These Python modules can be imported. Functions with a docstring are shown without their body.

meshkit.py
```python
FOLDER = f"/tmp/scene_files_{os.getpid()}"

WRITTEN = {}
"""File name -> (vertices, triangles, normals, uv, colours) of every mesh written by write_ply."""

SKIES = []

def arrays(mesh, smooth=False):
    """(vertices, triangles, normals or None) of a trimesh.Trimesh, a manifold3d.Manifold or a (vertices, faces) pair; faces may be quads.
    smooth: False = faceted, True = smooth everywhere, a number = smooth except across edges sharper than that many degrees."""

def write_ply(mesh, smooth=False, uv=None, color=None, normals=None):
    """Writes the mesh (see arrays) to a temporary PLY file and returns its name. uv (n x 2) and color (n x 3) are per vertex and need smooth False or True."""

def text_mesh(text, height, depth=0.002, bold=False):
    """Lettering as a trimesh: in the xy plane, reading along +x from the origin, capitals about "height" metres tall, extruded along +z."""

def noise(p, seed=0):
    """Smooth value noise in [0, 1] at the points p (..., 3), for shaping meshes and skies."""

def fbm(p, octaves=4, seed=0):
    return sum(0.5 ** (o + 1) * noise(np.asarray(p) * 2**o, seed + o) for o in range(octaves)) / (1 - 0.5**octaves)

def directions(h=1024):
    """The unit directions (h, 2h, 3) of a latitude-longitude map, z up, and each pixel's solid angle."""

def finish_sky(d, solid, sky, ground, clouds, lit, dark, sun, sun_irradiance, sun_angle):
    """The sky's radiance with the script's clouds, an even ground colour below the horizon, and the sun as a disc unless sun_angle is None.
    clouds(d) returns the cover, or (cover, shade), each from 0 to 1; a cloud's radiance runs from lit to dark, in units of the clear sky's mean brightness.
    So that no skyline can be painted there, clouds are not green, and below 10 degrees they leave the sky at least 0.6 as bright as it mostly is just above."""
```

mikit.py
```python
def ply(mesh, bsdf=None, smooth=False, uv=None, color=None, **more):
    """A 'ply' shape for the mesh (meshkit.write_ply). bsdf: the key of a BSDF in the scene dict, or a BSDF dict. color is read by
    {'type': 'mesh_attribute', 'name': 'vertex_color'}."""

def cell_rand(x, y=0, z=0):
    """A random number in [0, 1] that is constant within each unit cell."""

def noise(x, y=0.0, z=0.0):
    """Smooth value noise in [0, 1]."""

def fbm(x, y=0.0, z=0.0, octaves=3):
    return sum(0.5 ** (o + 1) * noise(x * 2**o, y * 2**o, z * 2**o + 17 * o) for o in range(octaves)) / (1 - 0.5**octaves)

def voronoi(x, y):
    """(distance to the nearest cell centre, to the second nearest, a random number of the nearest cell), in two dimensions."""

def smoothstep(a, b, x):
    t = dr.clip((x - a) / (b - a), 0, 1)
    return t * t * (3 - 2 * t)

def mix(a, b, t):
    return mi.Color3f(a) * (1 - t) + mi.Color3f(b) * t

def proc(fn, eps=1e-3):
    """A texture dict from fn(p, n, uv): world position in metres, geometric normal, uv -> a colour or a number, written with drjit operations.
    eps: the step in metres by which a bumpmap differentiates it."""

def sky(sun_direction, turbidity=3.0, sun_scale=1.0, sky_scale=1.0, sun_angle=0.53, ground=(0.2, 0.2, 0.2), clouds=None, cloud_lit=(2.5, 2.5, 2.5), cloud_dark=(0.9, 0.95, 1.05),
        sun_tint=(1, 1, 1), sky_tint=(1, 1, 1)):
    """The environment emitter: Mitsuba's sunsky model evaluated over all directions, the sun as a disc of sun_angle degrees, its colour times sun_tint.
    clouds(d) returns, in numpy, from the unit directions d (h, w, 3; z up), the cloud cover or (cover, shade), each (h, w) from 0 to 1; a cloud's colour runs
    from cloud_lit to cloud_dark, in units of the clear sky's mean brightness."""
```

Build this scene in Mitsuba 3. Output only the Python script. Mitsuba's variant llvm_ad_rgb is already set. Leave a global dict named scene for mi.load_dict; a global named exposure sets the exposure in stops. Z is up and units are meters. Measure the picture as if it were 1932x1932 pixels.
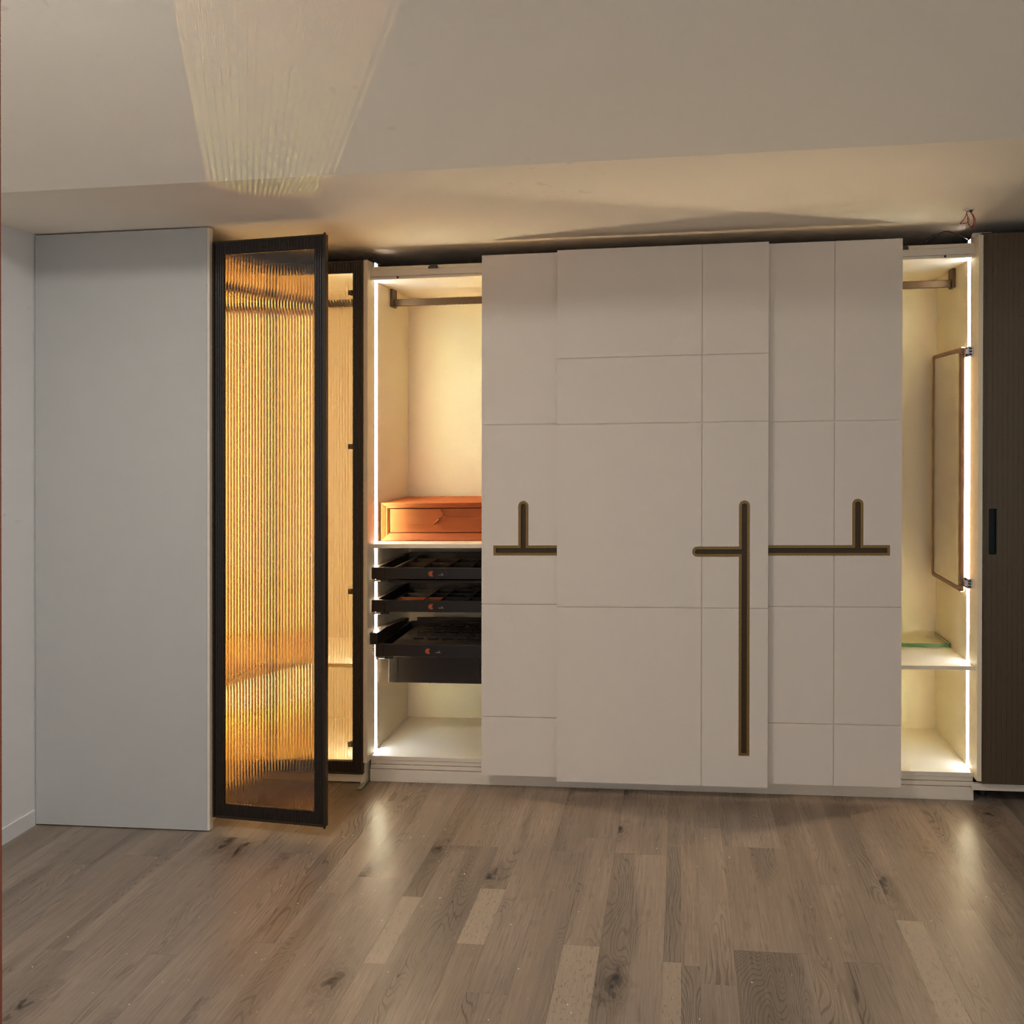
import math
import numpy as np
import trimesh
import mitsuba as mi
import mikit
from mikit import proc, noise, fbm, voronoi, cell_rand, smoothstep, mix
import drjit as dr
import meshkit
from shapely.geometry import Polygon, box as sbox, Point
from shapely.ops import unary_union

T = mi.ScalarTransform4f
scene, labels = {"type": "scene"}, {}
rng = np.random.default_rng(7)

# ------------------------------------------------------------------ camera, sky, lights, exposure
# x runs along the wardrobe wall, y into the wall, z up; metres. The building runs slightly out of level along the wall.
FALL = 0.01823
EYE = np.array([0.0, 0.0, 1.601])
FWD = np.array([-0.1211, 0.9926, -0.00488])
UP = np.array([-0.00224, 0.00464, 0.99999])
scene["camera"] = {
    "type": "perspective", "fov": 59.571, "fov_axis": "x", "near_clip": 0.05, "far_clip": 100.0,
    "principal_point_offset_x": -0.0581, "principal_point_offset_y": 0.0761,
    "to_world": T().look_at(origin=EYE.tolist(), target=(EYE + FWD).tolist(), up=UP.tolist()),
}
exposure = -0.65
SKY = 1.6
scene["sky"] = {"type": "constant", "radiance": {"type": "rgb", "value": [0.85 * SKY, 0.95 * SKY, 1.06 * SKY]}}
LED = 128.0
LED_RGB = [LED * 1.0, LED * 0.775, LED * 0.50]
CORNER_RGB = [v * 0.38 for v in LED_RGB]
BAR_RGB = [v * 0.26 for v in LED_RGB]
SPOT_RGB = [145.0, 100.0, 62.0]
LAMP_RGB = [v * 62.0 for v in (1.0, 0.95, 0.89)]
LAMP2_RGB = [v * 16.0 for v in (1.0, 0.84, 0.66)]


# ------------------------------------------------------------------ helpers
def srgb(r, g, b):
    f = lambda c: c / 12.92 if c <= 0.04045 else ((c + 0.055) / 1.055) ** 2.4
    return [f(v / 255.0) for v in (r, g, b)]


def rgb(v):
    return {"type": "rgb", "value": [float(x) for x in v]}


def pr(color, rough=0.5, spec=0.5, metal=0.0, clearcoat=0.0, **kw):
    c = color if isinstance(color, dict) else rgb(color)
    return {"type": "principled", "base_color": c, "roughness": rough, "specular": spec, "metallic": metal, "clearcoat": clearcoat, **kw}


def level(mesh):
    m = mesh.copy()
    v = np.array(m.vertices)
    v[:, 2] += FALL * v[:, 0]
    m.vertices = v
    return m


taken = {}


def key_for(name, parent=None):
    base = name if parent is None else parent + "__" + name
    n = taken.get(base, 0)
    taken[base] = n + 1
    return base if n == 0 else f"{base}_{n:03d}"


def tag(key, label=None, cat=None, group=None, kind=None):
    d = {k: v for k, v in (("label", label), ("category", cat), ("group", group), ("kind", kind)) if v}
    if d:
        labels[key] = d


def thing(name, label, cat, group=None):
    k = key_for(name)
    tag(k, label, cat, group)
    return k


def part(name, mesh, bsdf, parent=None, smooth=False, label=None, kind=None, uv=None, emit=None):
    k = key_for(name, parent)
    more = {"emitter": {"type": "area", "radiance": rgb(emit)}} if emit is not None else {}
    scene[k] = mikit.ply(level(mesh), bsdf, smooth=smooth, uv=uv, **more)
    tag(k, label, None, None, kind)
    return k


def struct(name, mesh, bsdf, **kw):
    return part(name, mesh, bsdf, None, kind="structure", **kw)


def cat(*ms):
    out = []
    for m in ms:
        out += list(m) if isinstance(m, (list, tuple)) else [m]
    return trimesh.util.concatenate(out)


def bx(x0, x1, y0, y1, z0, z1, r=0.0):
    """A box, its edges chamfered by r."""
    if r <= 0:
        return trimesh.creation.box(bounds=[[x0, y0, z0], [x1, y1, z1]])
    r = min(r, 0.45 * min(x1 - x0, y1 - y0, z1 - z0))
    p = []
    for sx in (0, 1):
        for sy in (0, 1):
            for sz in (0, 1):
                c = np.array([x1 if sx else x0, y1 if sy else y0, z1 if sz else z0])
                d = np.array([-r if sx else r, -r if sy else r, -r if sz else r])
                for a in range(3):
                    q = c.copy()
                    for b in range(3):
                        if b != a:
                            q[b] += d[b]
                    p.append(q)
    return trimesh.Trimesh(np.array(p)).convex_hull


def polys(g):
    return [p for p in getattr(g, "geoms", [g]) if p.geom_type == "Polygon" and p.area > 1e-9]


def slab_xz(shape, y0, y1):
    """A flat shape drawn in (x, z), given thickness from y0 to y1."""
    ms = []
    for p in polys(shape):
        m = trimesh.creation.extrude_polygon(p, y1 - y0, engine="earcut")
        v = np.array(m.vertices)
        m = trimesh.Trimesh(np.stack([v[:, 0], y0 + v[:, 2], v[:, 1]], 1), np.array(m.faces)[:, ::-1], process=False)
        ms.append(m)
    return cat(ms)


def prism_x(yz, x0, x1):
    m = trimesh.creation.extrude_polygon(Polygon(yz), x1 - x0, engine="earcut")
    v = np.array(m.vertices)
    return trimesh.Trimesh(np.stack([x0 + v[:, 2], v[:, 0], v[:, 1]], 1), m.faces, process=False)


def prism_z(xy, z0, z1):
    m = trimesh.creation.extrude_polygon(Polygon(xy), z1 - z0, engine="earcut")
    m.apply_translation([0, 0, z0])
    return m


def tube(points, r, sides=8, caps=True):
    p = np.asarray(points, float)
    t = np.gradient(p, axis=0)
    t /= np.linalg.norm(t, axis=1, keepdims=True) + 1e-12
    a = np.zeros_like(t)
    ref = np.array([0, 0, 1.0]) if abs(t[0, 2]) < 0.9 else np.array([1.0, 0, 0])
    u = np.cross(t[0], ref)
    for i in range(len(p)):
        u = u - t[i] * (u @ t[i])
        u /= np.linalg.norm(u) + 1e-12
        a[i] = u
    b = np.cross(t, a)
    ang = np.arange(sides) * 2 * np.pi / sides
    v = p[:, None] + r * (np.cos(ang)[None, :, None] * a[:, None] + np.sin(ang)[None, :, None] * b[:, None])
    n = len(p)
    f = []
    for i in range(n - 1):
        for j in range(sides):
            q = (i * sides + j, i * sides + (j + 1) % sides, (i + 1) * sides + (j + 1) % sides, (i + 1) * sides + j)
            f += [[q[0], q[1], q[2]], [q[0], q[2], q[3]]]
    vv = list(v.reshape(-1, 3))
    if caps:
        vv += [p[0], p[-1]]
        c0, c1 = n * sides, n * sides + 1
        for j in range(sides):
            f.append([c0, (j + 1) % sides, j])
            f.append([c1, (n - 1) * sides + j, (n - 1) * sides + (j + 1) % sides])
    m = trimesh.Trimesh(np.array(vv), np.array(f), process=False)
    m.fix_normals()
    return m


def spline(pts, n=8):
    p = np.asarray(pts, float)
    q = np.vstack([2 * p[0] - p[1], p, 2 * p[-1] - p[-2]])
    out = []
    for i in range(1, len(q) - 2):
        for s in np.arange(n) / n:
            a, b, c, d = q[i - 1], q[i], q[i + 1], q[i + 2]
            out.append(0.5 * (2 * b + (c - a) * s + (2 * a - 5 * b + 4 * c - d) * s * s + (3 * b - a - 3 * c + d) * s ** 3))
    return np.array(out + [p[-1]])


def place(mesh, origin, u, w):
    """A mesh built in (along, thickness, up) put at origin: along -> u, thickness -> w (both in plan)."""
    v = np.array(mesh.vertices)
    u, w = np.array([*u, 0.0]), np.array([*w, 0.0])
    p = np.array(origin) + v[:, :1] * u + v[:, 1:2] * w + v[:, 2:] * np.array([0, 0, 1.0])
    f = np.array(mesh.faces)
    if np.cross(u, w)[2] < 0:
        f = f[:, ::-1]
    return trimesh.Trimesh(p, f, process=False)


# ------------------------------------------------------------------ materials
def plaster(c, amount=0.05):
    def fn(p, n, uv):
        t = fbm(p.x * 1.7, p.y * 1.7, p.z * 1.7, 3)
        s = smoothstep(0.86, 0.9, noise(p.x * 31.0, p.y * 31.0, p.z * 31.0)) * smoothstep(0.62, 0.75, noise(p.x * 2.3 + 5.0, p.y * 2.3, p.z * 2.3))
        return mi.Color3f(*c) * (1.0 + amount * (t - 0.5)) * (1.0 - 0.10 * s)
    return proc(fn)


scene["m_ceiling"] = {"type": "diffuse", "reflectance": plaster((0.88, 0.82, 0.715))}
scene["m_wall"] = {"type": "diffuse", "reflectance": plaster((0.80, 0.80, 0.80), 0.04)}
scene["m_wall_gap_shade"] = {"type": "diffuse", "reflectance": plaster((0.16, 0.15, 0.14), 0.3)}  # dark tone paints the shade of the gap above the wardrobes into the wall
scene["m_gap_shade"] = pr((0.13, 0.10, 0.075), 0.7, 0.3)  # dark brown stands in for the shade over the wardrobe tops
scene["m_base_white"] = pr((0.74, 0.74, 0.74), 0.45)
scene["m_cream"] = pr((0.82, 0.715, 0.535), 0.45, 0.4)
scene["m_edge"] = pr((0.73, 0.65, 0.535), 0.45, 0.4)
scene["m_door"] = pr((0.735, 0.655, 0.565), 0.42, 0.4)
scene["m_grey"] = pr((0.475, 0.47, 0.45), 0.5, 0.4)
scene["m_bronze"] = pr((0.21, 0.125, 0.036), 0.38, 0.5, metal=0.55)
scene["m_bronze_in"] = pr((0.055, 0.032, 0.012), 0.45, 0.5, metal=0.5)
scene["m_frame"] = pr((0.012, 0.007, 0.0048), 0.30, 0.4)
scene["m_frame_edge"] = pr((0.045, 0.032, 0.02), 0.35, 0.5, metal=0.6)
scene["m_rod"] = pr((0.050, 0.034, 0.021), 0.40, 0.4, metal=0.3)
scene["m_black"] = pr((0.012, 0.011, 0.011), 0.4, 0.5)
scene["m_tray"] = pr((0.013, 0.0095, 0.0085), 0.42, 0.35)
scene["m_tray_in"] = pr((0.020, 0.016, 0.013), 0.6, 0.3)
scene["m_chrome"] = {"type": "roughconductor", "material": "Cr", "alpha": 0.12}
scene["m_mirror"] = {"type": "roughconductor", "specular_reflectance": rgb((0.80, 0.78, 0.72)), "material": "Ag", "alpha": 0.02}
scene["m_mirror_frame"] = pr((0.17, 0.105, 0.06), 0.35, 0.5, metal=0.6)
scene["m_dark_door"] = pr((0.085, 0.06, 0.035), 0.3, 0.5, metal=0.25)
scene["m_recess"] = pr((0.004, 0.012, 0.009), 0.5, 0.3)
scene["m_post"] = pr((0.30, 0.09, 0.055), 0.45, 0.4)
scene["m_red"] = pr((0.28, 0.015, 0.012), 0.35, 0.5)
scene["m_led"] = {"type": "diffuse", "reflectance": rgb((0.8, 0.8, 0.8))}
scene["m_orange_tab"] = pr((0.36, 0.08, 0.018), 0.5, 0.3)
scene["m_mark"] = pr((0.20, 0.15, 0.10), 0.4, 0.4)
scene["m_white_metal"] = pr((0.7, 0.68, 0.64), 0.35, 0.5)
scene["m_crumb"] = pr((0.8, 0.78, 0.74), 0.7, 0.3)


def amber(p, n, uv):
    """Amber glass, thicker and deeper in colour in the valleys between its ribs; uv.x counts ribs."""
    t = dr.abs(uv.x - dr.floor(uv.x) - 0.5)
    return mix((0.86, 0.505, 0.120), (0.56, 0.29, 0.055), smoothstep(0.36, 0.46, t))


scene["m_amber"] = {"type": "thindielectric", "int_ior": 1.5, "specular_transmittance": proc(amber)}
scene["m_reed"] = {"type": "dielectric", "int_ior": 1.5, "ext_ior": 1.0}
scene["m_glass"] = {"type": "thindielectric", "int_ior": 1.5, "specular_transmittance": rgb((0.84, 0.87, 0.64))}
scene["m_glass_edge"] = pr((0.022, 0.11, 0.05), 0.15, 0.6)


def leather(p, n, uv):
    g = noise(p.x * 900.0, p.y * 900.0, p.z * 900.0)
    t = fbm(p.x * 14.0, p.y * 14.0, p.z * 14.0, 3)
    return mi.Color3f(0.315, 0.082, 0.024) * (0.92 + 0.12 * t + 0.06 * (g - 0.5))


scene["m_leather"] = pr(proc(leather), 0.6, 0.2)
scene["m_leather_dark"] = pr((0.10, 0.018, 0.008), 0.6, 0.3)


def oak(p, n, uv):
    """Grey-brown oak planks: uv is metres across and along the plank, shifted by whole tens from plank to plank."""
    iu, iv = dr.floor(uv.x / 10.0 + 0.5), dr.floor(uv.y / 10.0 + 0.5)
    x, y = uv.x - 10.0 * iu, uv.y - 10.0 * iv
    r1, r2, r3 = cell_rand(iu, iv, 1), cell_rand(iu, iv, 2), cell_rand(iu, iv, 3)
    ox, oy = x + 3.7 * r1 + 11.0 * iu, y + 5.1 * r2 + 7.0 * iv
    warp = fbm(ox * 9.0, oy * 1.5, r3 * 9.0, 3) - 0.5
    rings = 0.5 + 0.5 * dr.sin(ox * 420.0 + warp * (130.0 + 110.0 * r2))
    cath = smoothstep(0.50, 0.70, fbm(ox * 9.0 + 3.0, oy * 1.3, r1 * 5.0, 2))
    fine = fbm(ox * 300.0, oy * 6.0, 1.0, 3)
    pores = smoothstep(0.64, 0.8, noise(ox * 430.0, oy * 17.0, 4.0)) * smoothstep(0.35, 0.6, noise(ox * 30.0, oy * 4.0, 8.0))
    light = smoothstep(0.70, 0.82, noise(ox * 380.0 + 9.0, oy * 13.0, 14.0))
    cloud = fbm(ox * 7.0, oy * 1.7, 2.0, 3)
    wob = 0.3 * (fbm(ox * 45.0, oy * 30.0, 3.0, 2) - 0.5)
    d1, d2, w = voronoi(ox * 4.6 + wob * 0.4, oy * 2.3 + wob)
    on = smoothstep(0.85, 0.87, w)
    knot = smoothstep(0.13, 0.02, d1) * on
    halo = smoothstep(0.42, 0.05, d1) * on
    swirl = 0.5 + 0.5 * dr.sin(d1 * 85.0)
    tone = 0.98 + 0.12 * (r1 - 0.5) + 0.52 * (cloud - 0.5)
    c = mix((0.250, 0.203, 0.165), (0.196, 0.157, 0.126), fine) * tone
    heart = smoothstep(0.55, 0.72, fbm(ox * 11.0 + 6.0, oy * 1.1, r2 * 7.0, 2))
    c = c * (1.0 - 0.20 * heart) * (1.0 - (0.22 * cath + 0.26 * heart) * smoothstep(0.72, 0.98, rings) - 0.20 * pores + 0.10 * light)
    c = c * (1.0 - 0.80 * knot) * (1.0 - halo * (0.20 + 0.22 * swirl))
    return c * mix((1.0, 1.0, 1.0), (1.03, 0.99, 0.94), r3)


def oak_bump(p, n, uv):
    return 0.6 * fbm(uv.x * 240.0, uv.y * 9.0, 1.0, 2) + 0.4 * noise(uv.x * 60.0, uv.y * 14.0, 2.0)


def oak_rough(p, n, uv):
    return 0.34 + 0.16 * fbm(uv.x * 40.0, uv.y * 6.0, 3.0, 2)


scene["m_oak"] = {"type": "bumpmap", "arbitrary": proc(oak_bump, eps=0.002), "scale": 0.0006,
                  "bsdf": pr(proc(oak), 0.36, 0.5)}

# ------------------------------------------------------------------ room shell
XL, XR, YB, YR = -2.667, 2.9, 4.575, -3.2
SOF, YE, RISE = 2.458, 2.83, 0.42
YF = 0.4
ZT = SOF + RISE * (YE - YF)
struct("ceiling", prism_x([(YB, SOF), (YE, SOF), (YF, ZT), (YR, ZT), (YR, ZT + 0.12), (YF - 0.05, ZT + 0.12), (YE + 0.1, SOF + 0.1), (YB, SOF + 0.1)][::-1], XL - 0.1, XR + 0.1), "m_ceiling")
struct("wall_left", bx(XL - 0.1, XL, YR, YB + 0.1, -0.05, ZT + 0.15), "m_wall")
struct("wall_right", bx(XR, XR + 0.1, YR, YB + 0.1, -0.05, ZT + 0.2), "m_wall")
struct("wall_back", bx(XL, XR, YB, YB + 0.1, -0.05, SOF + 0.05), "m_wall_gap_shade")
struct("baseboard_left", prism_x([(YR, 0.0), (3.418, 0.0), (3.418, 0.064), (YR, 0.064)], XL, XL + 0.006), "m_base_white")
# the wide daylight opening behind the camera
WX0, WX1, WZ1 = -2.5, 2.6, 3.0
k = struct("wall_rear", cat(bx(XL, WX0, YR - 0.12, YR, 0, ZT + 0.1), bx(WX1, XR, YR - 0.12, YR, 0, ZT + 0.1), bx(WX0, WX1, YR - 0.12, YR, WZ1, ZT + 0.1)), "m_wall")
wf = key_for("window_1")
tag(wf, None, None, None, "structure")
for x in np.linspace(WX0 + 0.025, WX1 - 0.025, 4):
    part("mullion", bx(x - 0.025, x + 0.025, YR - 0.09, YR - 0.03, 0, WZ1, 0.003), "m_frame_edge", wf)
part("head_rail", bx(WX0, WX1, YR - 0.09, YR - 0.03, WZ1 - 0.06, WZ1, 0.003), "m_frame_edge", wf)

# floor: slab and planks
floor = struct("floor", bx(XL, XR, YR, YB, -0.06, -0.0018), "m_oak")
seams = [-2.667, -2.49, -2.395, -2.208, -2.12, -1.98, -1.88, -1.633, -1.545, -1.36, -1.27, -1.16, -0.953, -0.885, -0.695, -0.606, -0.487, -0.36, -0.245, -0.048, 0.005,
         0.06, 0.165, 0.384, 0.49, 0.60, 0.697, 0.779, 0.965, 1.07, 1.17, 1.36, 1.46, 1.64, 1.75]
cuts = {(-0.695, -0.606): [2.738, 3.078], (-0.953, -0.885): [2.61, 3.0], (-0.048, 0.005): [2.702, 3.45], (0.697, 0.779): [2.45, 3.0], (-0.36, -0.245): [2.762, 3.5],
        (-0.245, -0.048): [3.38], (0.165, 0.384): [3.47, 2.78], (0.384, 0.49): [2.75], (0.49, 0.60): [3.21, 2.75], (-0.606, -0.487): [3.03, 2.5]}
TONE = {(-0.695, -0.606, 1): 1, (-0.953, -0.885, 1): 1, (-0.048, 0.005, 0): 1, (0.697, 0.779, 1): 1, (-0.36, -0.245, 0): 1}
Y0P, Y1P = 1.0, YB
pid = 0
for i in range(len(seams) - 1):
    a, b = seams[i], seams[i + 1]
    if (a, b) in cuts:
        ys = sorted([Y0P, Y1P] + cuts[(a, b)])
    else:
        ys, y = [Y0P], Y0P + rng.uniform(0.5, 1.4)
        while y < Y1P - 0.2:
            ys.append(y)
            y += rng.uniform(0.75, 1.5)
        ys.append(Y1P)
    for j in range(len(ys) - 1):
        g = 0.0002
        z1 = rng.uniform(-0.0002, 0.0002)
        m = bx(a + g, b - g, ys[j] + g, ys[j + 1] - g, -0.0025, z1)
        v = np.array(m.vertices)
        # alike tone per plank through the whole-ten shift of uv; light planks get a shift that falls on a light tone
        pid += 1
        shift = (pid % 23, 3 + (pid * 7) % 19)
        uv = np.stack([v[:, 0] - (a + b) / 2 + 10.0 * shift[0], v[:, 1] - (ys[j] + ys[j + 1]) / 2 + 10.0 * shift[1]], 1)
        part("plank", m, "m_oak_light" if (a, b, j) in TONE else "m_oak", floor, uv=uv)


def oak_light(p, n, uv):
    x, y = uv.x, uv.y
    fine = fbm(x * 260.0, y * 7.0, 1.0, 3)
    fleck = smoothstep(0.74, 0.84, noise(x * 330.0, y * 70.0, 4.0))
    cloud = fbm(x * 6.0, y * 2.2, 2.0, 2)
    return mix((0.318, 0.260, 0.204), (0.272, 0.220, 0.170), fine) * (0.9 + 0.2 * cloud) * (1.0 - 0.22 * fleck)


scene["m_oak_light"] = pr(proc(oak_light), 0.42, 0.4)

# ------------------------------------------------------------------ white sliding wardrobe
W = thing("sliding_wardrobe", "large white wardrobe with three grooved sliding doors and lit open ends", "wardrobe")
L0, L1, R0, R1 = -1.437, -1.417, 1.240, 1.259
YC, YFR, YBK = 3.935, 3.978, 4.548
PV = 0.556
for x0, x1 in ((L0, L1), (R0, R1)):
    part("side_panel", bx(x0, x1, YC, YBK + 0.015, 0.102, 2.399, 0.001), "m_cream", W)
part("back_panel", bx(L1, R0, YBK, YBK + 0.015, 0.062, 2.38), "m_cream", W)
part("bottom_panel", bx(L1, R0, YFR, YBK, 0.103, 0.121, 0.001), "m_edge", W)
part("top_panel", bx(L1, R0, 3.999, YBK, 2.3165, 2.3775, 0.001), "m_cream", W)
part("shade_cover", bx(L1, R0, 4.03, YBK, 2.3775, 2.380), "m_gap_shade", W, label="dark brown sheet painting in the shade above the wardrobe")  # added dark sheet: the shadowed gap above the wardrobe, put into colour
part("partition", bx(-PV, -PV + 0.018, 4.0, YBK, 0.121, 2.3165), "m_cream", W)
part("partition", bx(0.40, 0.418, 4.0, YBK, 0.121, 2.3165), "m_cream", W)
part("shelf", bx(L1, -PV, YFR, YBK, 1.079, 1.098, 0.001), "m_cream", W)
part("shelf", bx(0.418, R0, YFR, YBK, 0.5575, 0.575, 0.001), "m_cream", W)
part("plinth", bx(L1 - 0.005, R0 + 0.003, 3.986, 4.06, 0.0, 0.0585, 0.001), "m_edge", W)
part("bottom_rail", cat(bx(L1, R0, 3.984, 4.02, 0.083, 0.103, 0.001), bx(L1, R0, 3.980, 4.02, 0.0625, 0.080, 0.001), bx(L1, R0, 3.993, 4.02, 0.0585, 0.084)), "m_edge", W, label="stepped lower door track")
part("top_rail", cat(bx(L1, R0, YFR, 3.999, 2.3275, 2.357, 0.001), bx(L1, R0, YFR - 0.001, 3.997, 2.314, 2.3262, 0.001), bx(L1, R0, 3.985, 3.999, 2.3255, 2.330)), "m_edge", W, label="upper door track")
for x0, x1 in ((-1.145, -1.101), (0.930, 0.966)):
    part("roller", cat(bx(x0, x1, 3.972, 3.986, 2.3575, 2.366, 0.001), bx(x0 + 0.008, x1 - 0.003, 3.974, 3.984, 2.366, 2.372, 0.001)), "m_black", W, label="black door roller on the upper track")
for x in (-1.289, 1.116):
    m = trimesh.creation.cylinder(0.005, 0.004, sections=16)
    m.apply_transform(trimesh.transformations.rotation_matrix(math.pi / 2, [1, 0, 0]))
    m.apply_translation([x, YFR - 0.001, 2.3215])
    part("screw", m, "m_black", W, smooth=30)


def light_strip(parent, x, side, y0, y1, spans, emit):
    """A recessed diffuser lying in the panel face; side = the direction it faces along x."""
    ms = []
    for z0, z1 in spans:
        xa = x + side * 0.0003
        v = np.array([[xa, y0, z0], [xa, y1, z0], [xa, y1, z1], [xa, y0, z1]])
        f = np.array([[0, 1, 2], [0, 2, 3]])
        ms.append(trimesh.Trimesh(v, f if side > 0 else f[:, ::-1], process=False))
    part("light_strip", cat(ms), "m_led", parent, label="glowing white vertical light strip", emit=emit)


light_strip(W, L1, 1, 4.028, 4.070, [(0.1215, 1.0785), (1.0985, 2.316), (2.3805, 2.404)], LED_RGB)
light_strip(W, R0, -1, 4.038, 4.080, [(0.1215, 0.557), (0.5755, 2.316), (2.3805, 2.404)], LED_RGB)
# hanging rail: one bar per open end
for xa, xb, xe in ((L1, -PV, 1), (R0, 0.418, -1)):
    k = key_for("hanging_rail", W)
    tag(k, "dark bronze hanging rail")
    lo, hi = min(xa + xe * 0.012, xb), max(xa + xe * 0.012, xb)
    part("bar", bx(lo, hi, 4.277, 4.293, 2.234, 2.268, 0.002), "m_rod", k)
    part("bracket", bx(min(xa, xa + xe * 0.013), max(xa, xa + xe * 0.013), 4.253, 4.322, 2.229, 2.317, 0.002), "m_rod", k)

# the three sliding doors


def pill(x0, x1, z0, z1, round_lo=False, round_hi=False):
    """A bar in (x, z); its low or high end (along the longer side) may be rounded."""
    w, hgt = x1 - x0, z1 - z0
    g = sbox(x0, z0, x1, z1)
    r = min(w, hgt) / 2
    cut = []
    if hgt > w:
        if round_hi:
            g = g.difference(sbox(x0, z1 - r, x1, z1)).union(Point((x0 + x1) / 2, z1 - r).buffer(r, 16))
        if round_lo:
            g = g.difference(sbox(x0, z0, x1, z0 + r)).union(Point((x0 + x1) / 2, z0 + r).buffer(r, 16))
    else:
        if round_lo:
            g = g.difference(sbox(x0, z0, x0 + r, z1)).union(Point(x0 + r, (z0 + z1) / 2).buffer(r, 16))
        if round_hi:
            g = g.difference(sbox(x1 - r, z0, x1, z1)).union(Point(x1 - r, (z0 + z1) / 2).buffer(r, 16))
    return g.buffer(0.0003).buffer(-0.0003)


HW = 0.0445
handles = [
    unary_union([pill(-0.713, -0.6685, 1.08, 1.297, round_hi=True), pill(-0.825, -0.10, 1.0565, 1.100)]),
    unary_union([pill(0.2485, 0.293, 0.2065, 1.2955, round_hi=True), pill(0.051, 0.27, 1.0562, 1.099, round_lo=True)]),
    unary_union([pill(0.7235, 0.768, 1.08, 1.2965, round_hi=True), pill(0.20, 0.877, 1.0565, 1.1000)]),
]
doors = [
    (-0.879, 0.027, 3.905, 0.0771, 2.3912, [-0.24], [1.636, 0.840, 0.339]),
    (-0.5356, 0.3702, 3.870, 0.0721, 2.3933, [0.0905], [1.920, 1.632, 0.8365]),
    (0.0195, 0.9252, 3.905, 0.0771, 2.3912, [0.648], [1.628, 0.8385, 0.339]),
]
door_names = ["white sliding door behind the middle one, nearer the open drawers", "white sliding door in front of the two others", "white sliding door behind the middle one, nearer the mirror"]
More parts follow.
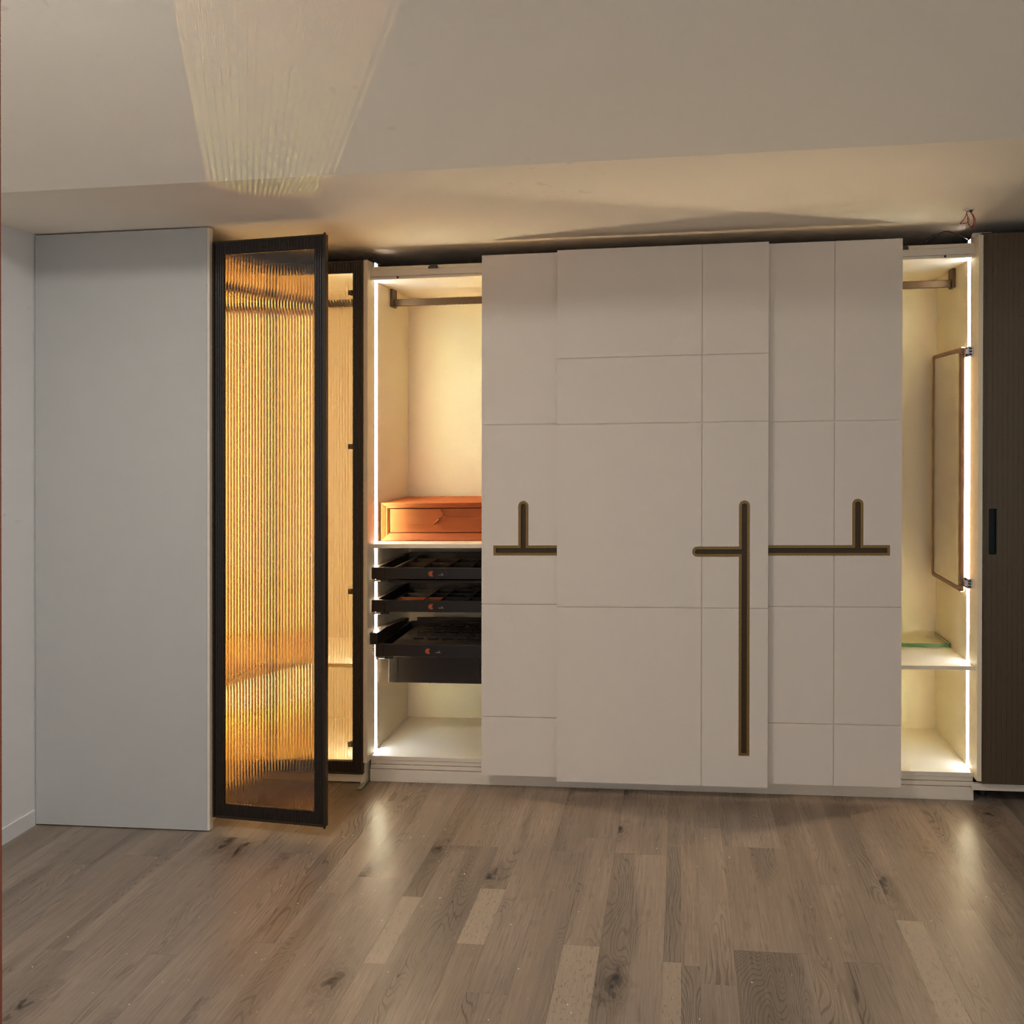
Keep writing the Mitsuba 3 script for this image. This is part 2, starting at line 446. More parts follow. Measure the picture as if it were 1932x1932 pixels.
for (x0, x1, yf, z0, z1, vx, hz), hs, nm in zip(doors, handles, door_names):
    d = key_for("sliding_door", W)
    tag(d, nm)
    xs, zs = sorted([x0, x1] + vx), sorted([z0, z1] + hz)
    g = 0.0021
    hole = hs.buffer(0.0005)
    for a in range(len(xs) - 1):
        for b in range(len(zs) - 1):
            cell = sbox(xs[a] + (g if a else 0), zs[b] + (g if b else 0), xs[a + 1] - (g if a < len(xs) - 2 else 0), zs[b + 1] - (g if b < len(zs) - 2 else 0))
            part("panel", slab_xz(cell.difference(hole), yf, yf + 0.0065), "m_door", d)
    part("slab", slab_xz(sbox(x0 + 0.0003, z0 + 0.0003, x1 - 0.0003, z1 - 0.0003).difference(hole), yf + 0.0062, yf + 0.022), "m_door", d)
    inner = hs.buffer(-0.0112, join_style=2)
    part("handle_rim", slab_xz(hs.difference(inner), yf - 0.0012, yf + 0.012), "m_bronze", d, label="bronze rim of the branching bar handle")
    part("handle_channel", slab_xz(inner.buffer(0.0008, join_style=2), yf + 0.009, yf + 0.013), "m_bronze_in", d, label="dark recess of the handle")

# pull-out trays in the left end


def badge_shapes(xc, zc, w=0.096, h=0.029):
    outer = Point(xc - w / 2 + h / 2, zc).buffer(h / 2, 12).union(Point(xc + w / 2 - h / 2, zc).buffer(h / 2, 12)).union(sbox(xc - w / 2 + h / 2, zc - h / 2, xc + w / 2 - h / 2, zc + h / 2))
    inner = outer.buffer(-0.0025)
    tab = inner.intersection(sbox(xc - w / 2, zc - h, xc - w / 2 + 0.024, zc + h)).difference(Point(xc - w / 2 + 0.030, zc).buffer(0.0105, 12))
    return outer, inner, tab


def tray(yf, z0, z1, label, deep=4.47, xl=-1.408, cap=0.060):
    d = key_for("pull_out_tray", W)
    tag(d, label)
    xr = -PV - 0.012
    part("front", bx(xl + cap, xr, yf, yf + 0.016, z0, z1, 0.0015), "m_tray", d)
    part("end_cap", bx(xl, xl + cap + 0.0002, yf - 0.001, yf + 0.02, z0 - 0.001, z1 + 0.0015, 0.0015), "m_tray", d, label="darker front corner cap")
    part("base", bx(xl + 0.012, xr, yf + 0.016, deep, z0 + 0.004, z0 + 0.010), "m_tray_in", d)
    part("side", bx(xl + 0.006, xl + 0.022, yf + 0.02, deep, z0 + 0.004, z1, 0.001), "m_tray", d)
    part("side", bx(xr - 0.012, xr, yf + 0.016, deep, z0 + 0.004, z1, 0.001), "m_tray", d)
    part("back", bx(xl + 0.022, xr - 0.012, deep - 0.012, deep, z0 + 0.004, z1 + 0.004, 0.001), "m_tray", d)
    xc, zc = -1.094, (z0 + z1) / 2 - 0.001
    outer, inner, tab = badge_shapes(xc, zc)
    part("badge", cat(slab_xz(outer.difference(inner), yf - 0.0016, yf + 0.001), slab_xz(inner, yf - 0.0004, yf + 0.001)), "m_tray", d, label="pill shaped badge")
    part("badge_tab", slab_xz(tab, yf - 0.0012, yf), "m_orange_tab", d, label="orange end of the badge")
    bird = Polygon([(xc + 0.004, zc - 0.004), (xc + 0.014, zc - 0.003), (xc + 0.020, zc + 0.004), (xc + 0.0215, zc + 0.0035), (xc + 0.019, zc - 0.002), (xc + 0.025, zc - 0.004)])
    part("badge_mark", slab_xz(bird.union(sbox(xc + 0.001, zc - 0.0075, xc + 0.025, zc - 0.0048)), yf - 0.0009, yf), "m_mark", d, label="small faint bird-like mark on the badge")
    # slide under the tray
    rod = tube([(xl + 0.004, yf + 0.012, z0 - 0.0085), (xl + 0.040, yf + 0.012, z0 - 0.0085)], 0.0042, 10)
    part("slide", cat(rod, bx(xl + 0.002, xl + 0.010, yf + 0.004, yf + 0.020, z0 - 0.016, z0 - 0.001, 0.001)), "m_chrome", d, smooth=30, label="chrome slide end")
    part("slide_rail", cat(bx(xl + 0.010, xl + 0.030, yf + 0.03, deep, z0 - 0.012, z0 + 0.003), bx(xl + 0.040, xl + 0.078, yf + 0.006, yf + 0.022, z0 - 0.013, z0 - 0.001, 0.001)), "m_black", d)
    return d, xl, xr


d1, xl, xr = tray(3.965, 0.9395, 0.9910, "topmost dark pull-out tray, with open square compartments")
part("base_plate", bx(-1.335, xr, 3.99, 4.45, 0.918, 0.931, 0.001), "m_tray_in", d1)
for x in np.arange(-1.298, xr, 0.1122):
    part("divider", bx(x - 0.0012, x + 0.0012, 4.012, 4.305, 0.950, 0.985), "m_rod", d1)
for y in (4.014, 4.172, 4.304):
    part("divider", bx(-1.30, xr - 0.013, y - 0.0012, y + 0.0012, 0.950, 0.985), "m_rod", d1)
part("insert", bx(-1.318, -1.303, 4.0, 4.44, 0.950, 0.987, 0.001), "m_tray_in", d1)

d2, xl, xr = tray(3.965, 0.7890, 0.8410, "middle dark pull-out tray, with orange leather inserts")
for x in (-1.312, -1.178, -1.098, -0.97, -0.84, -0.71):
    part("divider", bx(x - 0.0014, x + 0.0014, 4.0, 4.30, 0.800, 0.834), "m_tray", d2)
for y in (4.098, 4.20, 4.301):
    part("divider", bx(-1.312, xr - 0.013, y - 0.0014, y + 0.0014, 0.800, 0.834), "m_tray", d2)
for (x0, x1), nm in (((-1.308, -1.182), "wider orange leather insert in the middle dark tray"), ((-1.174, -1.102), "narrower orange leather insert in the middle dark tray")):
    o = thing("leather_insert", nm, "leather insert")
    part("pad", bx(x0, x1, 3.990, 4.094, 0.8, 0.826, 0.004), "m_leather", o)
    part("rim", cat(bx(x0, x1, 4.088, 4.094, 0.826, 0.832, 0.001), bx(x0, x0 + 0.006, 3.99, 4.088, 0.826, 0.832, 0.001), bx(x1 - 0.006, x1, 3.99, 4.088, 0.826, 0.832, 0.001)), "m_leather", o)

d3, xl, xr = tray(3.915, 0.5960, 0.6525, "lowest dark pull-out tray, pulled furthest out over a deep bin", deep=4.40, xl=-1.372, cap=0.038)
part("slide_cover", prism_x([(3.925, 0.648), (3.925, 0.700), (4.05, 0.700), (4.40, 0.672), (4.40, 0.648)], -1.402, -1.366), "m_tray", d3)
for i in range(4):
    m = trimesh.creation.icosphere(2, 0.0045)
    m.apply_translation([-1.386, 3.922, 0.6425 - 0.0115 * i])
    part("ball", m, "m_chrome", d3, smooth=True)
part("insert", bx(-1.31, xr - 0.014, 3.955, 4.38, 0.636, 0.646, 0.002), "m_tray_in", d3)
part("rear_rail", bx(-1.335, xr, 4.44, 4.452, 0.60, 0.665, 0.001), "m_tray", d3)
for j, y in enumerate((4.045, 4.12, 4.19, 4.26, 4.33)):
    for i in range(9):
        x0 = -1.236 + 0.0705 * i - 0.004 * j
        if x0 + 0.05 < xr - 0.02:
            part("divider", bx(x0, x0 + 0.050, y - 0.004, y + 0.004, 0.646, 0.657, 0.003), "m_tray", d3)
part("bin", cat(bx(-1.312, xr, 4.055, 4.073, 0.44, 0.590, 0.001), bx(-1.330, xr, 4.073, 4.36, 0.44, 0.452), bx(-1.330, -1.322, 4.073, 4.36, 0.452, 0.59)), "m_tray", d3, label="deep dark bin hanging under the tray")
part("bin_corner", bx(-1.357, -1.3122, 4.054, 4.09, 0.44, 0.590, 0.001), "m_black", d3)

# ------------------------------------------------------------------ orange leather box on the left shelf
B = thing("leather_box", "orange leather drawer box on the white shelf above the dark trays", "box")
bx0, bx1, by0, by1, bz0, bz1 = -1.407, -0.60, 4.088, 4.50, 1.0985, 1.2790
ix0, ix1, iz0, iz1, bev = -1.371, -0.636, 1.134, 1.2515, 0.020
part("carcass", cat(bx(bx0, bx1, by0 + 0.012, by1, bz1 - 0.026, bz1, 0.003), bx(bx0, bx1, by0 + 0.012, by1, bz0, bz0 + 0.026, 0.003), bx(bx0, bx0 + 0.028, by0 + 0.012, by1, bz0 + 0.02, bz1 - 0.02), bx(bx1 - 0.028, bx1, by0 + 0.012, by1, bz0 + 0.02, bz1 - 0.02),
                    bx(bx0 + 0.02, bx1 - 0.02, by1 - 0.02, by1, bz0 + 0.02, bz1 - 0.02)), "m_leather", B)


def frame_side(o0, o1, i0, i1):
    """One mitred side of the bevelled front frame, between outer edge o0-o1 and inner edge i0-i1, in (x, z)."""
    yo, yi = by0, by0 + bev
    c = lambda p, y: np.array([p[0], y, p[1]])
    lip = 0.12
    mid0 = (o0[0] + (i0[0] - o0[0]) * lip, o0[1] + (i0[1] - o0[1]) * lip)
    mid1 = (o1[0] + (i1[0] - o1[0]) * lip, o1[1] + (i1[1] - o1[1]) * lip)
    p = np.array([c(o0, yo + 0.003), c(o1, yo + 0.003), c(mid0, yo), c(mid1, yo), c(i0, yi), c(i1, yi), c(i0, yi + 0.01), c(i1, yi + 0.01), c(o0, yi + 0.01), c(o1, yi + 0.01)])
    return trimesh.Trimesh(p).convex_hull


oc = [(bx0, bz0), (bx1, bz0), (bx1, bz1), (bx0, bz1)]
ic = [(ix0, iz0), (ix1, iz0), (ix1, iz1), (ix0, iz1)]
for i in range(4):
    part("frame_side", frame_side(oc[i], oc[(i + 1) % 4], ic[i], ic[(i + 1) % 4]), "m_leather", B)
dr_ = key_for("drawer", B)
yd = by0 + 0.018
part("front", slab_xz(sbox(ix0 + 0.003, iz0 + 0.003, ix1 - 0.003, iz1 - 0.003), yd + 0.003, yd + 0.02), "m_leather", dr_)
part("shadow_gap", bx(ix0 - 0.004, ix1 + 0.004, yd + 0.021, yd + 0.024, iz0 - 0.004, iz1 + 0.004), "m_leather_dark", dr_)
zt, zb = iz1 - 0.003, iz0 + 0.003
cu = lambda a, b, c, n=8: [((1 - t) ** 2 * a[0] + 2 * t * (1 - t) * b[0] + t * t * c[0], (1 - t) ** 2 * a[1] + 2 * t * (1 - t) * b[1] + t * t * c[1]) for t in np.linspace(0, 1, n)]
up, dn = (-1.104, 1.221), (-1.166, 1.164)
flapL = Polygon([(ix0 + 0.004, zt)] + cu((-1.122, zt), (-1.114, 1.230), up) + cu(dn, (-1.180, 1.1745), (-1.203, 1.1745)) + [(ix0 + 0.004, 1.1745)])
flapR = Polygon(cu(up, (-1.093, 1.2115), (-1.070, 1.2105)) + [(ix1 - 0.004, 1.2105), (ix1 - 0.004, zb)] + cu((-1.147, zb), (-1.152, 1.150), dn))
part("flap", slab_xz(flapL.buffer(-0.0006), yd - 0.0015, yd + 0.0035), "m_leather", dr_, label="upper left leather flap")
part("flap", slab_xz(flapR.buffer(-0.0006), yd + 0.0002, yd + 0.0035), "m_leather", dr_, label="lower right leather flap")
ax, az = np.array([up[0] - dn[0], up[1] - dn[1]]) / math.hypot(up[0] - dn[0], up[1] - dn[1])
part("pull_tab", cat(tube([(-1.151 + ax * t, yd - 0.006, 1.178 + az * t) for t in np.linspace(0.0, 0.036, 6)], 0.0056, 12), bx(-1.142, -1.132, yd - 0.004, yd + 0.003, 1.184, 1.194, 0.002)), "m_leather", dr_, smooth=40, label="rolled leather pull tab")
st = []
for x in np.arange(ix0 + 0.010, -1.13, 0.0042):
    st.append(bx(x, x + 0.0024, yd - 0.0021, yd - 0.0013, zt - 0.0062, zt - 0.0054))
    if x < -1.205:
        st.append(bx(x, x + 0.0024, yd - 0.0021, yd - 0.0013, 1.1783, 1.1791))
for z in np.arange(1.181, zt - 0.006, 0.0042):
    st.append(bx(ix0 + 0.0088, ix0 + 0.0096, yd - 0.0021, yd - 0.0013, z, z + 0.0024))
for x in np.arange(-1.065, ix1 - 0.008, 0.0042):
    st.append(bx(x, x + 0.0024, yd - 0.0004, yd + 0.0004, 1.2065, 1.2073))
    st.append(bx(x, x + 0.0024, yd - 0.0004, yd + 0.0004, zb + 0.0045, zb + 0.0053))
part("stitching", cat(st), "m_orange_tab", dr_, kind="stuff")

# ------------------------------------------------------------------ right end: glass shelf and folded mirror
G = thing("glass_shelf", "clear glass shelf with a green edge just above the white shelf under the mirror", "glass shelf")
gx0, gx1, gy0, gy1, gz0, gz1 = 0.43, 1.235, 4.296, 4.545, 0.5795, 0.5955
part("sheet", trimesh.Trimesh([[gx0, gy0, gz1], [gx1, gy0, gz1], [gx1, gy1, gz1], [gx0, gy1, gz1]], [[0, 1, 2], [0, 2, 3]], process=False), "m_glass", G)
part("edge", cat(bx(gx0, gx1, gy0, gy0 + 0.0015, gz0, gz1), bx(gx1 - 0.0012, gx1, gy0 + 0.0015, gy1, gz0, gz1)), "m_glass_edge", G, label="green glass edge")
for x in (0.50, 0.85, 1.19):
    for y in (4.33, 4.51):
        m = trimesh.creation.cylinder(0.006, 0.0045, sections=12)
        m.apply_translation([x, y, 0.5772])
        part("bumper", m, "m_white_metal", G, smooth=30)

M = thing("folding_mirror", "tall narrow mirror in a bronze frame folded against the right inner side", "mirror")
mx0, mx1, my0, my1, mz0, mz1 = 1.203, 1.221, 4.050, 4.492, 0.880, 1.938
part("mirror_glass", bx(mx0 + 0.005, mx1 - 0.004, my0 + 0.012, my1 - 0.008, mz0 + 0.012, mz1 - 0.012), "m_mirror", M)
part("frame_bar", bx(mx0, mx1, my0, my0 + 0.024, mz0 + 0.03, mz1 - 0.03, 0.002), "m_mirror_frame", M)
part("frame_bar", bx(mx0, mx1, my1 - 0.014, my1, mz0 + 0.02, mz1 - 0.02, 0.002), "m_mirror_frame", M)
part("frame_bar", bx(mx0, mx1, my0 + 0.024, my1 - 0.014, mz1 - 0.018, mz1, 0.002), "m_mirror_frame", M)
part("frame_bar", bx(mx0, mx1, my0 + 0.024, my1 - 0.014, mz0, mz0 + 0.018, 0.002), "m_mirror_frame", M)
for z0, z1 in ((mz1 - 0.03, mz1 + 0.002), (mz0 - 0.002, mz0 + 0.03)):
    part("corner_piece", bx(mx0 - 0.001, mx1 + 0.001, my0 - 0.001, my0 + 0.03, z0, z1, 0.004), "m_mirror_frame", M)
    part("corner_piece", bx(mx0 - 0.001, mx1 + 0.001, my1 - 0.02, my1 + 0.001, z0 + 0.004, z1 - 0.004, 0.005), "m_mirror_frame", M)
for zc in (1.916, 0.922):
    part("slide_bracket", cat(bx(1.221, 1.240, 4.000, 4.06, zc - 0.021, zc + 0.021, 0.001), bx(1.212, 1.222, 4.012, 4.05, zc - 0.010, zc + 0.012, 0.001)), "m_chrome", M, label="chrome slide bracket")
    part("bracket_screw", cat([trimesh.creation.box(bounds=[[1.222, 3.998, zc + dz - 0.004], [1.234, 4.001, zc + dz + 0.004]]) for dz in (-0.012, 0.0, 0.012)]), "m_black", M)

# ------------------------------------------------------------------ corner wardrobe with amber reeded doors
C = thing("corner_wardrobe", "corner wardrobe with amber ribbed glass doors beside a tall plain grey panel", "wardrobe")
part("end_panel", bx(-2.662, -1.906, 3.420, 3.442, 0.004, 2.4525, 0.001), "m_grey", C, label="tall plain grey end panel")
part("panel_edge", bx(-1.906, -1.8945, 3.4205, 3.446, 0.004, 2.4515, 0.001), "m_edge", C, label="cream edge strip of the grey panel")
part("side_panel", bx(-1.4575, -1.4375, 3.955, 4.56, 0.0, 2.398, 0.001), "m_cream", C)
part("back_panel", bx(-2.655, -1.4575, 4.548, 4.56, 0.05, 2.39), "m_cream", C)
part("left_panel", bx(-2.662, -2.645, 3.442, 4.548, 0.05, 2.39), "m_cream", C)
part("front_lining", bx(-2.645, -1.95, 3.442, 3.452, 0.05, 2.39), "m_cream", C)
part("bottom_panel", prism_z([(-2.645, 3.452), (-1.935, 3.452), (-1.935, 3.965), (-1.4575, 3.965), (-1.4575, 4.548), (-2.645, 4.548)], 0.085, 0.105), "m_cream", C)
part("top_panel", prism_z([(-2.645, 3.452), (-1.935, 3.452), (-1.935, 3.965), (-1.4575, 3.965), (-1.4575, 4.548), (-2.645, 4.548)], 2.360, 2.387), "m_cream", C)
part("shade_cover", prism_z([(-2.645, 3.462), (-1.945, 3.462), (-1.945, 3.975), (-1.4575, 3.975), (-1.4575, 4.548), (-2.645, 4.548)], 2.387, 2.390), "m_gap_shade", C)  # added dark sheet, painting shade on top of the corner wardrobe
part("shelf", prism_z([(-2.645, 3.452), (-1.985, 3.452), (-1.985, 4.02), (-1.4575, 4.02), (-1.4575, 4.548), (-2.645, 4.548)], 0.515, 0.533), "m_cream", C)
part("plinth", cat(bx(-1.94, -1.4575, 3.957, 3.975, 0.006, 0.047, 0.001), bx(-1.95, -1.935, 3.45, 3.96, 0.0, 0.085)), "m_cream", C)
k = key_for("hanging_rail", C)
part("bar", bx(-2.644, -1.4575, 4.195, 4.211, 2.229, 2.263, 0.002), "m_rod", k)
part("bar", bx(-1.962, -1.946, 3.452, 4.196, 2.229, 2.263, 0.002), "m_rod", k)
part("bracket", bx(-1.4715, -1.4575, 4.17, 4.24, 2.225, 2.31, 0.002), "m_rod", k)
light_strip(C, -1.4575, -1, 4.035, 4.075, [(0.5335, 2.359)], CORNER_RGB)
light_strip(C, -1.4575, -1, 4.035, 4.075, [(0.106, 0.5145)], [1.15 * v for v in CORNER_RGB])
# the light bar in the far corner, facing out
v = []
part("corner_light", bx(-2.60, -2.555, 4.535, 4.547, 0.54, 2.355, 0.001), "m_led", C, label="vertical light bar in the back corner", emit=BAR_RGB)
part("corner_light", bx(-2.60, -2.555, 4.535, 4.547, 0.11, 0.512, 0.001), "m_led", C, label="short vertical light bar below the inner shelf", emit=[2.6 * v for v in BAR_RGB])
# a small spot on the corner shelf, aimed out through the open amber door at the ceiling
part("spot_lamp", cat(bx(-2.262, -2.222, 4.43, 4.47, 0.575, 0.612, 0.004), bx(-2.257, -2.227, 4.436, 4.464, 0.533, 0.576, 0.002)), "m_cream", C, label="small spot lamp on the inner shelf")
aim = np.array([-1.13, 2.44, 2.622 + FALL * -1.13])
for i in range(4):
    o3 = np.array([-2.242 + 0.0055 * (i - 1.5), 4.424, 0.594 + FALL * -2.242])
    scene[f"spot_beam_{i}"] = {"type": "spot", "to_world": T().look_at(origin=o3.tolist(), target=(aim + o3 - [-2.242, 4.424, 0.594 + FALL * -2.242]).tolist(), up=[0, 0, 1]),
                               "intensity": rgb(SPOT_RGB), "cutoff_angle": 7.8, "beam_width": 6.0, "sampling_weight": 0.4}
for z in (2.256, 1.549, 0.882, 0.178):
    hk = key_for("hinge", C)
    tag(hk, "black door hinge")
    part("arm", bx(-1.935, -1.885, 3.452, 3.470, z - 0.016, z + 0.016, 0.002), "m_black", hk)
    part("cup", bx(-1.955, -1.932, 3.452, 3.50, z - 0.012, z + 0.012, 0.002), "m_black", hk)
for z in (2.256, 1.549, 0.882, 0.178):
    hk = key_for("hinge", C)
    part("arm", bx(-1.515, -1.480, 3.957, 3.975, z - 0.012, z + 0.012, 0.002), "m_black", hk)
    part("cup", bx(-1.482, -1.458, 3.972, 4.02, z - 0.010, z + 0.010, 0.002), "m_black", hk)


def reeded(u0, u1, z0, z1, y, pitch, sag, back=0.003, fill=1.0, n=7):
    """Vertical half-round ribs side by side, as one solid per rib; y = their back, bulging towards -y."""
    cnt = max(1, int(round((u1 - u0) / pitch)))
    p = (u1 - u0) / cnt
    w = p * fill
    ms = []
    R = (w * w / 4 + sag * sag) / (2 * sag)
    a = math.asin(min(1.0, (w / 2) / R))
    for i in range(cnt):
        c = u0 + (i + 0.5) * p
        th = np.linspace(-a, a, n)
        arc = [(c + R * math.sin(t), y - (sag - R + R * math.cos(t))) for t in th]
        poly = arc + ([(c + w / 2, y + back), (c - w / 2, y + back)] if back > 0 else [])
        ms.append(prism_z(poly, z0, z1))
    return cat(ms)


def glass_door(width, zb, zt, origin, u, w, label):
    """A framed ribbed-glass door built along u with its face at thickness 0 and its back at w."""
    d = key_for("glass_door", C)
    tag(d, label)
    P = lambda m: place(m, origin, u, w)
    th, e, sw, rb, rt = 0.024, 0.009, 0.050, 0.058, 0.055
    for a, b in ((0, e), (width - e, width)):
        part("edge_profile", P(bx(a, b, 0, th, zb, zt, 0.001)), "m_frame_edge", d)
    for a, b in ((zb, zb + e), (zt - e, zt)):
        part("edge_profile", P(bx(e, width - e, 0, th, a, b, 0.001)), "m_frame_edge", d)
    for a, b in ((e, sw), (width - sw, width - e)):
        part("stile", P(reeded(a, b, zb + e, zt - e, 0.005, 0.0103, 0.0022, back=0.014)), "m_frame", d, smooth=35)
    for a, b in ((zb + e, zb + rb), (zt - rt, zt - e)):
        part("rail", P(reeded(sw, width - sw, a, b, 0.005, 0.0133, 0.0022, back=0.014)), "m_frame", d, smooth=35)
    pz0, pz1, pu0, pu1 = zb + rb, zt - rt, sw, width - sw
    yg = 0.016
    nr = max(1, int(round((pu1 - pu0) / 0.0133)))
    part("glass_pane", P(trimesh.Trimesh([[pu0, yg, pz0], [pu1, yg, pz0], [pu1, yg, pz1], [pu0, yg, pz1]], [[0, 1, 2], [0, 2, 3]], process=False)), "m_amber", d, label="amber glass",
         uv=np.array([[0, 0], [nr, 0], [nr, 1], [0, 1]], float))
    part("glass_ribs", P(reeded(pu0, pu1, pz0, pz1, yg - 0.0012, 0.0133, 0.0023, back=0.0008, fill=0.84, n=11)), "m_reed", d, smooth=25, label="vertical glass ribs", kind="stuff")
    return d, P


dirn = np.array([0.500, -0.052]) / math.hypot(0.5, 0.052)
nrm = np.array([-dirn[1], dirn[0]])
d, P = glass_door(0.505, 0.0505, 2.3976, [-1.895, 3.440, 0.0], dirn, nrm, "amber ribbed glass door standing open in front of the corner")
part("pull_profile", P(bx(0.4985, 0.509, -0.006, 0.0, 0.046, 2.402, 0.002)), "m_frame_edge", d, label="full height edge pull")
glass_door(0.463, 0.0505, 2.3976, [-1.900, 3.930, 0.0], [1.0, 0.0], [0.0, 1.0], "closed amber ribbed glass door beside the white wardrobe")

# ------------------------------------------------------------------ dark cabinet on the right
K = thing("dark_cabinet", "dark bronze cabinet with a ribbed door at the right end of the wall", "cabinet")
part("carcass", cat(bx(1.2605, 2.4, 3.965, 4.56, 0.086, 0.104), bx(1.2605, 2.4, 3.965, 4.56, 2.38, 2.40), bx(1.2605, 1.28, 3.965, 4.56, 0.104, 2.38), bx(2.38, 2.4, 3.965, 4.56, 0.104, 2.38), bx(1.28, 2.38, 4.545, 4.56, 0.104, 2.38)), "m_dark_door", K)
kd = key_for("ribbed_door", K)
rec = sbox(1.2845, 1.0570, 1.3150, 1.2490).buffer(-0.004).buffer(0.004, 8)
part("backing", slab_xz(sbox(1.2605, 0.092, 2.30, 2.402).difference(rec), 3.9372, 3.958), "m_dark_door", kd)
for x0, x1 in ((1.2605, 1.2665), (1.2672, 1.2735), (1.2742, 1.2960)):
    part("rib", slab_xz(sbox(x0 + 0.0003, 0.092, x1 - 0.0003, 2.402).difference(rec.buffer(0.0004)), 3.9355, 3.9375), "m_dark_door", kd)
x = 1.2965
while x < 2.29:
    part("rib", slab_xz(sbox(x + 0.0003, 0.092, x + 0.0205, 2.402).difference(rec.buffer(0.0004)), 3.9355, 3.9375), "m_dark_door", kd)
    x += 0.0208
part("handle_recess", cat(slab_xz(rec, 3.952, 3.957), slab_xz(rec.difference(rec.buffer(-0.0012)), 3.9352, 3.952)), "m_recess", kd, label="dark green recessed handle")
part("plinth", bx(1.232, 2.4, 3.962, 3.98, 0.0535, 0.083, 0.001), "m_edge", K)
for xx in (1.30, 1.82, 2.33):
    m = trimesh.creation.cylinder(0.02, 0.086, sections=20)
    m.apply_translation([xx, 4.06, 0.043])
    part("foot", m, "m_black", K, smooth=30)
    m = trimesh.creation.cylinder(0.02, 0.086, sections=20)
    m.apply_translation([xx, 4.48, 0.043])
    part("foot", m, "m_black", K, smooth=30)
part("top_track", cat(bx(1.262, 2.3, 3.965, 3.985, 2.4005, 2.412, 0.001)), "m_black", K)
part("track_end", cat(bx(1.232, 1.262, 3.985, 4.01, 2.4005, 2.418, 0.002), bx(1.262, 1.31, 3.988, 4.0, 2.412, 2.419, 0.001)), "m_white_metal", K, label="white end piece of the upper track")

# ------------------------------------------------------------------ small things
H = thing("hanging_wires", "looped red wires hanging from a hole in the low ceiling at the right", "wires")
ring = trimesh.creation.annulus(0.020, 0.024, 0.002, sections=28)
ring.apply_translation([1.138, 3.735, SOF - 0.0012])
part("hole_rim", ring, "m_ceiling", H, smooth=30)
disc = trimesh.creation.cylinder(0.0202, 0.0016, sections=28)
disc.apply_translation([1.138, 3.735, SOF - 0.0012])
part("hole", disc, "m_black", H)
w1 = [(1.131, 3.735, 2.456), (1.128, 3.732, 2.440), (1.120, 3.729, 2.424), (1.106, 3.727, 2.408), (1.104, 3.727, 2.403), (1.118, 3.728, 2.404), (1.131, 3.729, 2.409), (1.138, 3.730, 2.418), (1.134, 3.732, 2.430), (1.130, 3.734, 2.444)]
w2 = [(1.139, 3.736, 2.456), (1.149, 3.733, 2.444), (1.157, 3.731, 2.430), (1.161, 3.729, 2.413), (1.156, 3.728, 2.395), (1.147, 3.728, 2.389), (1.138, 3.728, 2.396), (1.133, 3.729, 2.410), (1.131, 3.731, 2.428)]
w3 = [(1.141, 3.738, 2.456), (1.150, 3.736, 2.442), (1.155, 3.734, 2.428), (1.157, 3.733, 2.412), (1.153, 3.732, 2.396), (1.147, 3.731, 2.391)]
for w_ in (w1, w2, w3):
    part("wire", tube(spline(w_, 7), 0.0016, 8), "m_red", H, smooth=True)
part("wire_tip", tube([(1.140, 3.734, 2.4565), (1.150, 3.732, 2.449)], 0.003, 8), "m_black", H, smooth=30)

o = thing("power_cable", "thin black cable arching over the wardrobe top by the right light strip", "cable")
part("cord", tube(spline([(1.02, 4.03, 2.3835), (1.04, 4.01, 2.390), (1.075, 3.995, 2.412), (1.108, 3.99, 2.428), (1.133, 3.99, 2.430), (1.165, 3.995, 2.420), (1.195, 4.01, 2.409), (1.225, 4.04, 2.403)], 6), 0.0019, 8), "m_black", o, smooth=True)
o = thing("power_cable", "thin black cable bent over the panel top by the left light strip", "cable")
part("cord", tube(spline([(-1.53, 4.02, 2.402), (-1.49, 3.99, 2.4045), (-1.455, 3.985, 2.412), (-1.427, 3.985, 2.421), (-1.415, 3.985, 2.419), (-1.395, 3.99, 2.403), (-1.380, 4.02, 2.384)], 6), 0.0021, 8), "m_black", o, smooth=True)

o = thing("glass_strip", "small glass strip lying on the floor under the end of the amber cabinet", "glass strip")
part("strip", prism_z([(-1.446, 3.880), (-1.4255, 3.878), (-1.4255, 4.04), (-1.446, 4.04)], 0.0004, 0.0055), "m_strip_top", o)
part("edge", cat(bx(-1.4255, -1.4245, 3.878, 4.04, 0.0004, 0.0055), bx(-1.446, -1.4245, 3.8768, 3.8795, 0.0004, 0.0055)), "m_glass_edge", o, label="green glass edge")
scene["m_strip_top"] = pr((0.30, 0.30, 0.24), 0.12, 0.6)

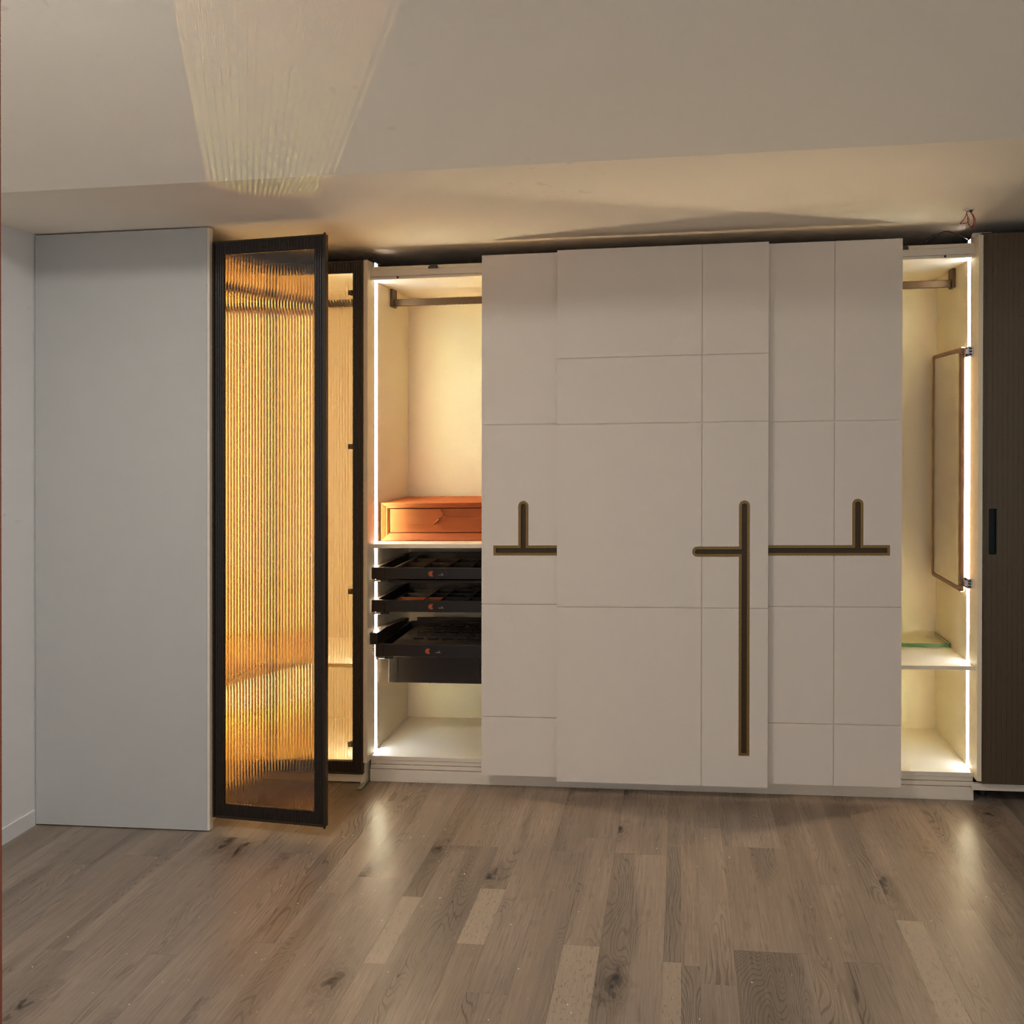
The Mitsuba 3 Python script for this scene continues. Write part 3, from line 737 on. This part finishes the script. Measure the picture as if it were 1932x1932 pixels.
P_ = thing("timber_post", "reddish brown upright strip at the far left edge", "post")
part("post", bx(-0.75, -0.6818, 0.80, 0.83, 0.0, SOF + RISE * (YE - 0.83) - 0.01, 0.002), "m_post", P_)

cr = []
for _ in range(150):
    x, y = rng.uniform(-2.2, 1.5), rng.uniform(2.3, 3.8)
    if rng.uniform() < 0.45:
        x, y = rng.normal(-1.15, 0.35), rng.normal(3.05, 0.35)
    s = rng.uniform(0.0009, 0.0022)
    m = trimesh.creation.icosahedron()
    m.apply_scale([s * rng.uniform(0.8, 1.8), s, s * 0.6])
    m.apply_transform(trimesh.transformations.rotation_matrix(rng.uniform(0, 6.28), [0, 0, 1]))
    m.apply_translation([min(max(x, -2.6), 2.0), min(y, 3.9), 0.0004 + s * 0.4])
    cr.append(m)
kk = key_for("plaster_crumbs")
part("plaster_crumbs_x", cat(cr), "m_crumb")
scene["plaster_crumbs"] = scene.pop("plaster_crumbs_x")
tag("plaster_crumbs", "tiny white plaster crumbs scattered over the wooden floor", "debris", None, "stuff")

# flat lamp panels on the higher ceiling near the viewpoint
for (x, y, e, zc), nm in zip(((-1.6, 1.30, LAMP_RGB, 2.93), (1.6, 0.05, LAMP2_RGB, ZT - 0.001)), ("square hanging ceiling lamp on the left, above the viewpoint", "square ceiling lamp on the right, behind the viewpoint")):
    dl = thing("ceiling_lamp", nm, "lamp")
    part("housing", cat(bx(x - 0.3, x + 0.3, y - 0.3, y - 0.285, zc - 0.03, zc, 0.001), bx(x - 0.3, x + 0.3, y + 0.285, y + 0.3, zc - 0.03, zc, 0.001),
                        bx(x - 0.3, x - 0.285, y - 0.285, y + 0.285, zc - 0.03, zc, 0.001), bx(x + 0.285, x + 0.3, y - 0.285, y + 0.285, zc - 0.03, zc, 0.001)), "m_white_metal", dl)
    part("diffuser", trimesh.Trimesh([[x - 0.285, y - 0.285, zc - 0.02], [x + 0.285, y - 0.285, zc - 0.02], [x + 0.285, y + 0.285, zc - 0.02], [x - 0.285, y + 0.285, zc - 0.02]], [[0, 2, 1], [0, 3, 2]], process=False), "m_led", dl, emit=e)
